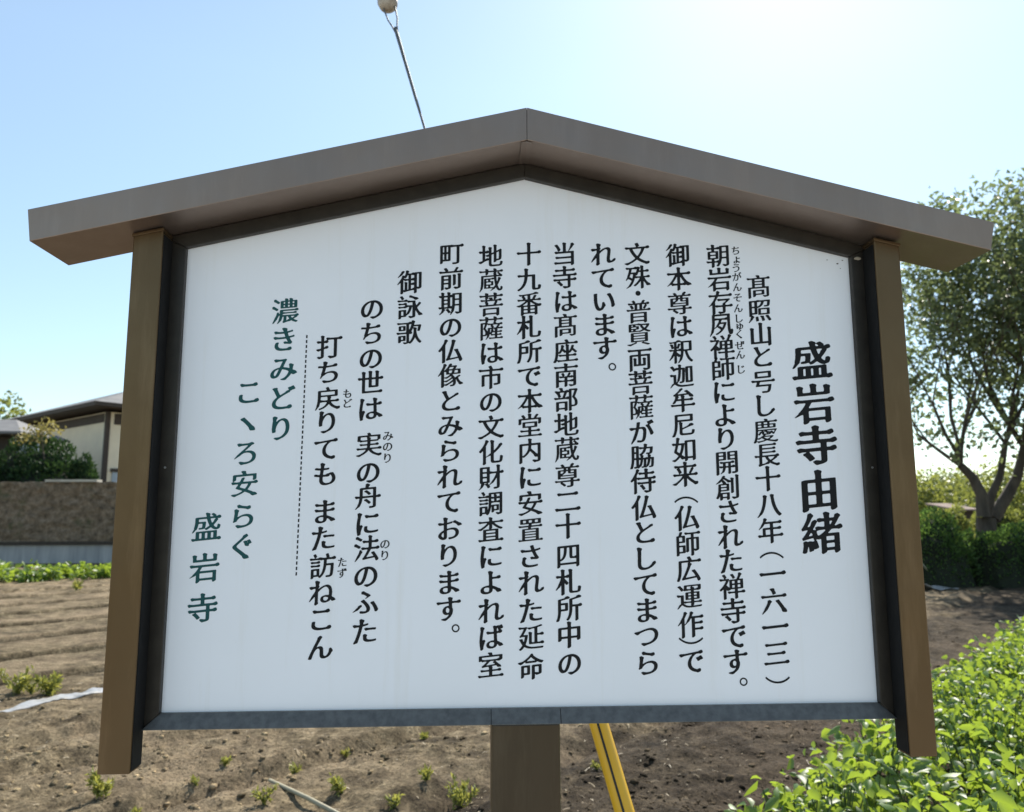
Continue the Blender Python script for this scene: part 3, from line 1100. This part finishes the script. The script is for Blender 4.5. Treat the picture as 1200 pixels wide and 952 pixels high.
# far trees, each with its own crown
for i, (px, Y, top, rad, m, lab) in enumerate([
    (1092, 36, 556, 2.2, M_PALE, "yellow green tree beyond the bushes, next to the board's right-hand post"),
    (1128, 44, 560, 2.0, M_PALE, "pale green tree behind the low tin shed, left of the forked trunk"),
    (1170, 40, 545, 2.6, M_PALE, "yellow green tree seen between the forked stems of the big tree"),
    (1208, 46, 560, 3.0, M_SHRUB, "darker green far tree at the right edge behind the forked tree"),
    (1112, 60, 548, 3.0, M_LEAF, "dull green tree farthest back, left of the forked trunk"),
    (1240, 50, 540, 3.2, M_PALE, "pale green far tree outside the right edge"),
    (960, 52, 560, 3.5, M_LEAF, "dull green tree hidden behind the board's right half"),
    (760, 58, 565, 4.0, M_LEAF, "broad dull green tree hidden behind the middle of the board"),
    (560, 60, 560, 4.0, M_PALE, "yellow green tree hidden behind the board's left half"),
]):
    c = at(px, 640, Y)
    tree("round_tree", (c.x, c.y, 0), at(px, top, Y).z, rad, m, lab, group="far trees beyond the field", per=22, size=.26, nt_=120, base=.12, seed=30 + i)

# the wood along the far edge of the fields, one mass
n_ = 26000
fx = rng.uniform(-260, 260, n_)
fz = rng.random(n_) ** .8 * (3.6 + 2.6 * fbm(fx / 14, fx * 0 + 4, 3))
P = np.stack([fx, 190 + rng.uniform(-4, 4, n_) - np.abs(fx) * .12, fz], -1)
v, f = leaves(P, rdir(n_, .1), 1.1, .7)
tag(link("far_wood", np_mesh("far_wood", v, f), M_SHRUB), "low dark line of far woods along the edge of the fields", "woods", kind="stuff")

# low tin shed between them
c = at(1131, 640, 30)
shed = empty("tin_shed", (c.x, c.y, 0), "low shed with a pale tin roof, far behind the bushes", "shed")
M_TIN = simple("pale tin roof", (.30, .24, .21), (.24, .19, .165), 3, .95, spec=.1)
M_DARKW = simple("dark stained boards", (.05, .038, .028), (.032, .026, .02), 5, .8, stretch=(6, 6, .4))
zr, ze = at(1131, 589, 30).z, at(1131, 597, 30).z
q = MB(); q.box(c.x - .5, c.x + .25, 29.7, 31.4, -.1, ze - .02); q.build("wall", M_DARKW, shed)
q = MB(); q.quadbox([(c.x - .6, 29.4, ze - .06), (c.x + .4, 29.4, ze - .06), (c.x + .4, 31.6, zr - .06), (c.x - .6, 31.6, zr - .06), (c.x - .6, 29.4, ze), (c.x + .4, 29.4, ze), (c.x + .4, 31.6, zr), (c.x - .6, 31.6, zr)])
q.build("roof", M_TIN, shed)

bush_at(1112, 24, 40, 598, "low yellow green bush in front of the far tin shed", m=M_PALE, name="wild_bush", n=2600, size=.13, seed=6)
bush_at(1178, 25, 34, 592, "low yellow green bush behind the big tree's trunk", m=M_PALE, name="wild_bush", n=2200, size=.13, seed=7)

# ------------------------------------------------------------------ house, shed, fence on the left
M_CREAM = simple("cream plaster wall", (.86, .75, .56), (.78, .68, .51), 1.2, .85, 0, .1, 30)
M_ROOFG = simple("grey roof metal", (.22, .215, .21), (.17, .168, .168), 2, .7, 0, spec=.25)
M_EAVE = simple("dark brown eaves wood", (.06, .042, .03), (.045, .033, .024), 5, .7)
M_WIN = simple("blue grey frosted glass", (.36, .42, .48), (.33, .39, .45), 2, .25)
HY = 34.0
k0 = at(121, 560, HY)
zE = at(101, 476, HY - .9).z
ang = R_(48)
dL, dR = Vector((-math.sin(ang), math.cos(ang), 0)), Vector((math.cos(ang), math.sin(ang), 0))
K = Vector((k0.x, k0.y, 0))
house = empty("plaster_house", K, "cream plastered house with dark eaves and grey roof, left of the board", "house")


def loc(a, b, z): return K + dL * a + dR * b + Vector((0, 0, z))


LA, LB = 15.0, 10.0
zW = zE - .12
q = MB(); q.quadbox([loc(0, 0, -.1), loc(0, LB, -.1), loc(LA, LB, -.1), loc(LA, 0, -.1), loc(0, 0, zW), loc(0, LB, zW), loc(LA, LB, zW), loc(LA, 0, zW)])
wall = q.build("wall", M_CREAM, house)
ov, th, rise = .95, .16, LB / 2 * .39
q = MB()
q.quadbox([loc(-ov, -ov, zE), loc(-ov, LB + ov, zE), loc(LA + ov, LB + ov, zE), loc(LA + ov, -ov, zE), loc(-ov, -ov, zE + th), loc(-ov, LB + ov, zE + th), loc(LA + ov, LB + ov, zE + th), loc(LA + ov, -ov, zE + th)])
q.build("eaves", M_EAVE, house)
q = MB()
e = .03
b = [loc(-ov - e, -ov - e, zE + th + .004), loc(-ov - e, LB + ov + e, zE + th + .004), loc(LA + ov + e, LB + ov + e, zE + th + .004), loc(LA + ov + e, -ov - e, zE + th + .004)]
t_ = [loc(LB / 2, LB / 2, zE + th + rise + .3), loc(LA - LB / 2, LB / 2, zE + th + rise + .3)]
q.v = [tuple(p) for p in b + t_]
q.f = [(0, 1, 4), (1, 2, 5, 4), (2, 3, 5), (3, 0, 4, 5), (3, 2, 1, 0)]
q.build("roof", M_ROOFG, house)
q = MB(); q.quadbox([loc(-.06, -.06, -.1), loc(-.06, .12, -.1), loc(.12, .12, -.1), loc(.12, -.06, -.1), loc(-.06, -.06, zW), loc(-.06, .12, zW), loc(.12, .12, zW), loc(.12, -.06, zW)])
q.build("corner_post", M_EAVE, house)
q = MB(); q.quadbox([loc(-.03, .3, zW - .55), loc(-.03, LB, zW - .55), loc(.02, LB, zW - .55), loc(.02, .3, zW - .55), loc(-.03, .3, zW - .05), loc(-.03, LB, zW - .05), loc(.02, LB, zW - .05), loc(.02, .3, zW - .05)])
q.build("eave_band", M_EAVE, house)
q = MB(); q.quadbox([loc(LA, -.03, zW - .45), loc(.3, -.03, zW - .45), loc(.3, .02, zW - .45), loc(LA, .02, zW - .45), loc(LA, -.03, zW - .05), loc(.3, -.03, zW - .05), loc(.3, .02, zW - .05), loc(LA, .02, zW - .05)])
q.build("eave_band", M_EAVE, house)  # on the left wall: the eaves' shadow put in as a dark board
zs0, zs1 = at(128, 572, HY).z, at(128, 553, HY).z
q = MB(); q.quadbox([loc(-.05, .35, zs0), loc(-.05, 2.1, zs0), loc(.03, 2.1, zs0), loc(.03, .35, zs0), loc(-.05, .35, zs1), loc(-.05, 2.1, zs1), loc(.03, 2.1, zs1), loc(.03, .35, zs1)])
win = q.build("window", M_WIN, house)
q = MB(); q.quadbox([loc(-.09, .28, zs1), loc(-.09, 2.2, zs1), loc(.03, 2.2, zs1), loc(.03, .28, zs1), loc(-.09, .28, zs1 + .16), loc(-.09, 2.2, zs1 + .16), loc(.03, 2.2, zs1 + .16), loc(.03, .28, zs1 + .16)])
q.build("window_lintel", M_EAVE, win)

# lean-to in front of it at the far left
SY = 30.5
c = at(-20, 640, SY)
ze, zr = at(0, 508, SY - 1).z, at(0, 492, SY + 1.2).z
xr = at(41, 508, SY).x
lean = empty("lean_to", (c.x, SY, 0), "dark lean-to with a low grey roof at the left edge, before the plastered house", "shed")
q = MB(); q.box(xr - 6.5, xr - .5, SY - .2, SY + 2, -.1, ze - .05); wl = q.build("wall", M_DARKW, lean)
q = MB()
q.v = [(xr - 7, SY - 1, ze), (xr, SY - 1, ze), (xr, SY + 2.6, ze), (xr - 7, SY + 2.6, ze), (xr - 7, SY - 1, ze + .09), (xr, SY - 1, ze + .09), (xr, SY + 2.6, ze + .09), (xr - 7, SY + 2.6, ze + .09), (xr - 5, SY + 1.2, zr), (xr - 1.45, SY + 1.2, zr)]
q.f = [(3, 2, 1, 0), (0, 1, 5, 4), (1, 2, 6, 5), (2, 3, 7, 6), (3, 0, 4, 7), (4, 5, 9, 8), (5, 6, 9), (6, 7, 8, 9), (7, 4, 8)]
q.build("roof", M_ROOFG, lean)
pa, pb = at(20, 533, SY - .2), at(46, 519, SY - .2)
q = MB(); q.box(pa.x, pb.x, SY - .24, SY - .19, pa.z, pb.z); q.build("window", M_WIN, lean)

# planted trees on the left
c = at(8, 640, 47)
tree("round_tree", (c.x, c.y, 0), at(8, 476, 47).z, 2.6, M_PALE, "yellow green treetop showing over the lean-to roof at the left edge", per=60, size=.32, nt_=130, base=.3, seed=71)
for i, (px, Y, wpx, top, lab, m, nm) in enumerate([(54, 29.0, 54, 502, "rounded dark conifer bush before the plastered house wall", M_SHRUB, "conifer_bush"),
                                                  (0, 28.9, 36, 522, "dark bush under the lean-to roof at the left edge", M_SHRUB, "conifer_bush"),
                                                  (92, 28.7, 20, 540, "small dark bush just left of the house's corner post", M_SHRUB, "conifer_bush")]):
    c = at(px, 640, Y)
    rx = wpx / F_PX * Y * 1.02
    mound(nm, (c.x, c.y, 0), rx, rx * .7, at(px, top, Y).z, 5200 if i == 0 else 2800, .17, m, lab, "bush", seed=11 + i, flat=.7)
c = at(46, 640, 28.6)
tp = at(48, 500, 28.6)
sap = empty("sapling", (c.x, c.y, 0), "thin sapling with yellowed leaves sticking up out of the dark conifer bush", "tree")
q = MB(); q.tube([(c.x, c.y, 0), (c.x + .05, c.y, tp.z * .6), tuple(tp)], [.05, .035, .01], 6); q.build("trunk", M_BARK, sap, True)
hull = [(at(px, py, 28.5 + random.uniform(-.3, .3)), Vector((0, 0, 1))) for px, py in ((52, 503), (48, 508), (58, 500), (40, 512), (33, 514), (26, 513), (46, 503), (62, 505))]
crown_from(hull, 34, .17, .15, leaf_mat("yellowed leaves", (.15, .12, .04), (.26, .22, .07), (.45, .40, .12), .4), "crown", sap)

# brushwood fence on a concrete base
FY = 27.0
xL, xR = at(-260, 640, FY).x, at(430, 640, FY).x
zc = at(60, 637, FY).z
zt = at(60, 565, FY).z
M_CONC = simple("weathered concrete", (.42, .42, .42), (.26, .27, .28), 1.6, .9, 0, .3, 14, stretch=(2.2, 1, .25))
wallb = MB()
wallb.box(xL, xR, FY, FY + .35, -.3, zc)
cw = wallb.build("concrete_wall", M_CONC)
tag(cw, "low grey streaked concrete wall below the brown brushwood fence", "wall")
M_BRUSH, nt, b = mat("packed brown brushwood")
c_ = ramp(nt, noise(nt, 5.5, 8, .75), [(.32, (.05, .038, .026)), (.5, (.18, .135, .092)), (.7, (.32, .25, .18))])
c_ = mixc(nt, ramp(nt, noise(nt, 1.1, 5, .7), [(.53, (0, 0, 0)), (.68, (.8, .8, .8))]), c_, (.06, .075, .03))
nt.links.new(c_, b.inputs["Base Color"])
b.inputs["Roughness"].default_value = .95
bump(nt, b, noise(nt, 9, 6, .7), 1, .05)
nxs, nzs = 260, 40
X, ZZ = np.meshgrid(np.linspace(xL, xR, nxs), np.linspace(zc - .0, zt, nzs))
Yf = FY + .02 + .10 * fbm(X / .35, ZZ / .2, 3) * 1.0 + .05 * vnoise(X / .09, ZZ / .09)
Vf = np.stack([X, Yf, ZZ + .06 * vnoise(X / .3, X * 0 + 2) * (ZZ > zt - .1)], -1).reshape(-1, 3)
Vb = Vf.copy(); Vb[:, 1] = FY + .42
ii = np.arange(nxs * nzs).reshape(nzs, nxs)
F1 = np.stack([ii[:-1, :-1], ii[:-1, 1:], ii[1:, 1:], ii[1:, :-1]], -1).reshape(-1, 4)
N_ = nxs * nzs
F2 = F1[:, ::-1] + N_
tp_ = np.stack([ii[-1, :-1], ii[-1, 1:], ii[-1, 1:] + N_, ii[-1, :-1] + N_], -1)
bt_ = np.stack([ii[0, 1:], ii[0, :-1], ii[0, :-1] + N_, ii[0, 1:] + N_], -1)
sd1 = np.stack([ii[1:, 0], ii[:-1, 0], ii[:-1, 0] + N_, ii[1:, 0] + N_], -1)
sd2 = np.stack([ii[:-1, -1], ii[1:, -1], ii[1:, -1] + N_, ii[:-1, -1] + N_], -1)
fence = link("brushwood_fence", np_mesh("brushwood_fence", np.concatenate([Vf, Vb]), np.concatenate([F1, F2, tp_, bt_, sd1, sd2])), M_BRUSH)
tag(fence, "tall brown packed brushwood fence standing on the low concrete wall", "fence")
# the wood the fence overhangs its base by
q = MB(); q.box(xL, xR, FY - .10, FY - .02, zc - .05, zc + .06); q.build("bottom_rail", M_DARKW, fence)
xa, xb = at(54, 565, FY).x, at(115, 565, FY).x
q = MB(); q.box(xa, xb, FY - .08, FY + .3, zt + .0, zt + .085); q.build("top_rail", simple("bleached bamboo", (.5, .47, .4), None, 4, .7), fence)

# ------------------------------------------------------------------ crops
def crop_strip(name, s0, s1, n0, n1, hmax, dens, size, label, m=M_CROP, hill=.75):
    "plants standing close in a strip along the rows"
    plants = int((s1 - s0) * (n1 - n0) * dens)
    parts, stems = [], MB()
    for k in range(plants):
        s_, n_ = random.uniform(s0, s1), random.uniform(n0, n1)
        edge = min((n_ - n0), (n1 - n_)) / (n1 - n0) * 2
        x, y = s_ * ROWD[0] + n_ * ROWN[0], s_ * ROWD[1] + n_ * ROWN[1]
        h = hmax * (.55 + .45 * min(1, edge * 3)) * random.uniform(.55, 1.15)
        z0 = gh(x, y)
        nl = 52
        d = rng.normal(size=(nl, 3)); d[:, 2] = np.abs(d[:, 2]) + .15
        d /= np.linalg.norm(d, axis=1, keepdims=True)
        r = (.55 + .5 * rng.random(nl)) * h
        P = np.stack([x + d[:, 0] * r * .62, y + d[:, 1] * r * .62, z0 + d[:, 2] * r * .92 + .02], -1)
        ld = d * np.array([1, 1, .25]) + rng.normal(size=(nl, 3)) * .5
        parts.append(leaves(P, ld, size * random.uniform(.6, 1.3), .54, .16, segs=2))
        for j in range(4):
            a = random.uniform(0, 6.28)
            stems.tube([(x, y, z0 - .02), (x + math.cos(a) * h * .25, y + math.sin(a) * h * .25, z0 + h * .7)], [.005, .003], 4, caps=False)
    v, f = join(parts)
    o = tag(link(name, np_mesh(name, v, f), m), label, "crop", kind="stuff")
    stems.build("stems", leafstem, o)
    return o


leafstem = simple("green stems", (.09, .13, .04), None, 8, .6)
random.seed(44)
SR = lambda p: p[0] * ROWD[0] + p[1] * ROWD[1]
crop_strip("leafy_crop", 2.1, 10.5, -1.0, .70, .52, 28, .070, "thick strip of bright green leafy crop plants, lower right beside the board")
g0, g1 = gnd(-60, 680), gnd(330, 678)
crop_strip("leafy_crop_row", SR((g0.x, g0.y)) - 3, SR((g1.x, g1.y)) + 4, 20.3, 22.0, .40, 7, .16, "long low row of green plants before the grey concrete wall")

# ------------------------------------------------------------------ weeds, each its own plant
def weed(px, py, h, nl, size, label, tall=False, m=M_WEED, seed=0, spreadk=.85):
    h *= .85
    nl = int(nl * 1.6)
    p = gnd(px, py)
    p.z = gh(p.x, p.y)
    rr = np.random.default_rng(seed)
    root = empty("weed", p, label, "weed", "weeds in the bare soil")
    st, parts = MB(), []
    for k in range(5):
        a = rr.uniform(0, 6.28)
        t = Vector((math.cos(a) * h * spreadk * rr.uniform(.3, .9), math.sin(a) * h * spreadk * rr.uniform(.3, .9), h * rr.uniform(.6, 1)))
        st.tube([p, p + t * .5 + Vector((0, 0, h * .1)), p + t], [.004, .003, .0015], 5, caps=False)
        m_ = nl // 5
        u = rr.random(m_)[:, None] ** .7
        c = np.array(p[:]) + u * np.array(t[:]) + rr.normal(size=(m_, 3)) * h * .07
        dd = rr.normal(size=(m_, 3)) + np.array([0, 0, .5]) + np.array(t[:]) / h * .5
        parts.append(leaves(c, dd, size * .8, .30, .15, segs=1))
    v, f = join(parts)
    link("foliage", np_mesh("foliage", v, f), m, root)
    st.build("stem", leafstem, root)
    return root


for a in [
    (20, 812, .24, 130, .075, "tall upright yellow green weed at the left edge, before the white plastic strip", 1),
    (58, 814, .19, 190, .07, "wide yellow green weed just above the white plastic strip", 2),
    (36, 813, .10, 60, .05, "tiny yellow weed between the two bigger weeds at the left", 3),
    (118, 937, .13, 170, .045, "yellow green weed clump right under the left post's lower end", 4),
    (157, 950, .07, 50, .035, "small yellow weed at the bottom edge, right of the left post", 5),
    (309, 938, .12, 60, .045, "thin upright weed with a dark shadow, beside the pale stake", 6),
    (402, 928, .11, 90, .045, "weed halfway between the pale stake and the main post", 7),
    (540, 937, .15, 130, .05, "leafy bright weed just left of the main post", 8),
    (500, 924, .08, 60, .04, "small low weed left of the leafy bright weed", 9),
    (463, 948, .09, 30, .05, "thin grassy sprout at the bottom edge, left of the main post", 10),
    (700, 905, .05, 40, .03, "tiny weed on the dark soil by the yellow guard, right of the main post", 16),
    (345, 903, .06, 50, .035, "small weed just above the pale stake, under the board", 17),
    (497, 864, .05, 50, .04, "tiny weed close below the board's lower edge, left of the post", 11),
    (264, 897, .05, 50, .035, "tiny flat weed under the board's lower left part", 12),
    (229, 922, .05, 40, .03, "tiny sparse weed between left post and pale stake", 13),
    (406, 878, .05, 40, .035, "tiny yellow weed under the board's lower edge, left of centre", 14),
    (90, 692, .22, 70, .11, "pale weed on the far sown bed, before the long green row", 15)]:
    weed(*a[:6], seed=a[6])

# ------------------------------------------------------------------ white plastic strip, sheet, stakes
M_PLAS = simple("white plastic film", (.46, .46, .46), (.30, .29, .27), 14, .3, 0, .5, 14)
A, Bq = gnd(-40, 840), gnd(116, 812)
dv = (Bq - A); dv.z = 0
L0 = dv.length
dv.normalize()
pv = Vector((-dv.y, dv.x, 0))
ns, nw = 150, 9
V = []
Ltot = L0 + 3.5
for i_ in range(ns):
    s_ = i_ / (ns - 1) * Ltot - .5
    wob = .02 * float(vnoise(np.array([s_ * 1.4]), np.array([2.0]))[0])
    wd = .095 + .04 * float(vnoise(np.array([s_ * 2.3]), np.array([7.0]))[0])
    for j in range(nw):
        t = (j / (nw - 1) - .5) * 2
        p = A + dv * s_ + pv * (t * wd + wob)
        V.append((p.x, p.y, gh(p.x, p.y) + .006 + .012 * (1 - t * t) + .008 * float(vnoise(np.array([s_ * 7]), np.array([t * 2.0 + 20]))[0])))
ii = np.arange(ns * nw).reshape(ns, nw)
F1 = np.stack([ii[:-1, :-1], ii[1:, :-1], ii[1:, 1:], ii[:-1, 1:]], -1).reshape(-1, 4)
me = np_mesh("plastic_strip", np.array(V), F1)
me.polygons.foreach_set("use_smooth", [True] * len(me.polygons))
o = tag(link("plastic_strip", me, M_PLAS), "long crumpled white plastic strip lying on the soil, left of the board", "plastic strip")
sm_ = o.modifiers.new("thickness", 'SOLIDIFY'); sm_.thickness = .002
c = gnd(1086, 692)
V = []
for i_ in range(14):
    for j in range(10):
        x, y = c.x - .5 + i_ * .075, c.y - .35 + j * .075
        V.append((x, y, gh(x, y) + .03 + .16 * max(0, float(fbm(np.array([x * 3]), np.array([y * 3]))[0]) + .3)))
ii = np.arange(140).reshape(14, 10)
me = np_mesh("plastic_sheet", np.array(V), np.stack([ii[:-1, :-1], ii[1:, :-1], ii[1:, 1:], ii[:-1, 1:]], -1).reshape(-1, 4))
o = tag(link("plastic_sheet", me, M_PLAS), "small heap of pale plastic sheet at the foot of the dark bush", "plastic sheet")
sm_ = o.modifiers.new("thickness", 'SOLIDIFY'); sm_.thickness = .003
M_POLE = simple("dry bamboo", (.36, .34, .25), (.27, .25, .18), 6, .6)
q = MB(); a = at(1076, 655, 15.0); b_ = gnd(1100, 685); q.tube([a, b_], [.016, .018], 8)
tag(q.build("bamboo_pole", M_POLE, None, True), "thin pale pole leaning at the foot of the dark bush, beside the right post", "pole")
q = MB()
a, b_ = gnd(316, 915), gnd(412, 965)
a.z, b_.z = gh(a.x, a.y) + .015, gh(b_.x, b_.y) + .012
q.tube([a, (a + b_) / 2 + Vector((.004, 0, .004)), b_], [.011, .0125, .012], 8)
tag(q.build("garden_stake", simple("pale green stake", (.40, .36, .25), (.30, .27, .18), 12, .6), None, True), "pale straight stake lying on the soil at the bottom edge", "stake")
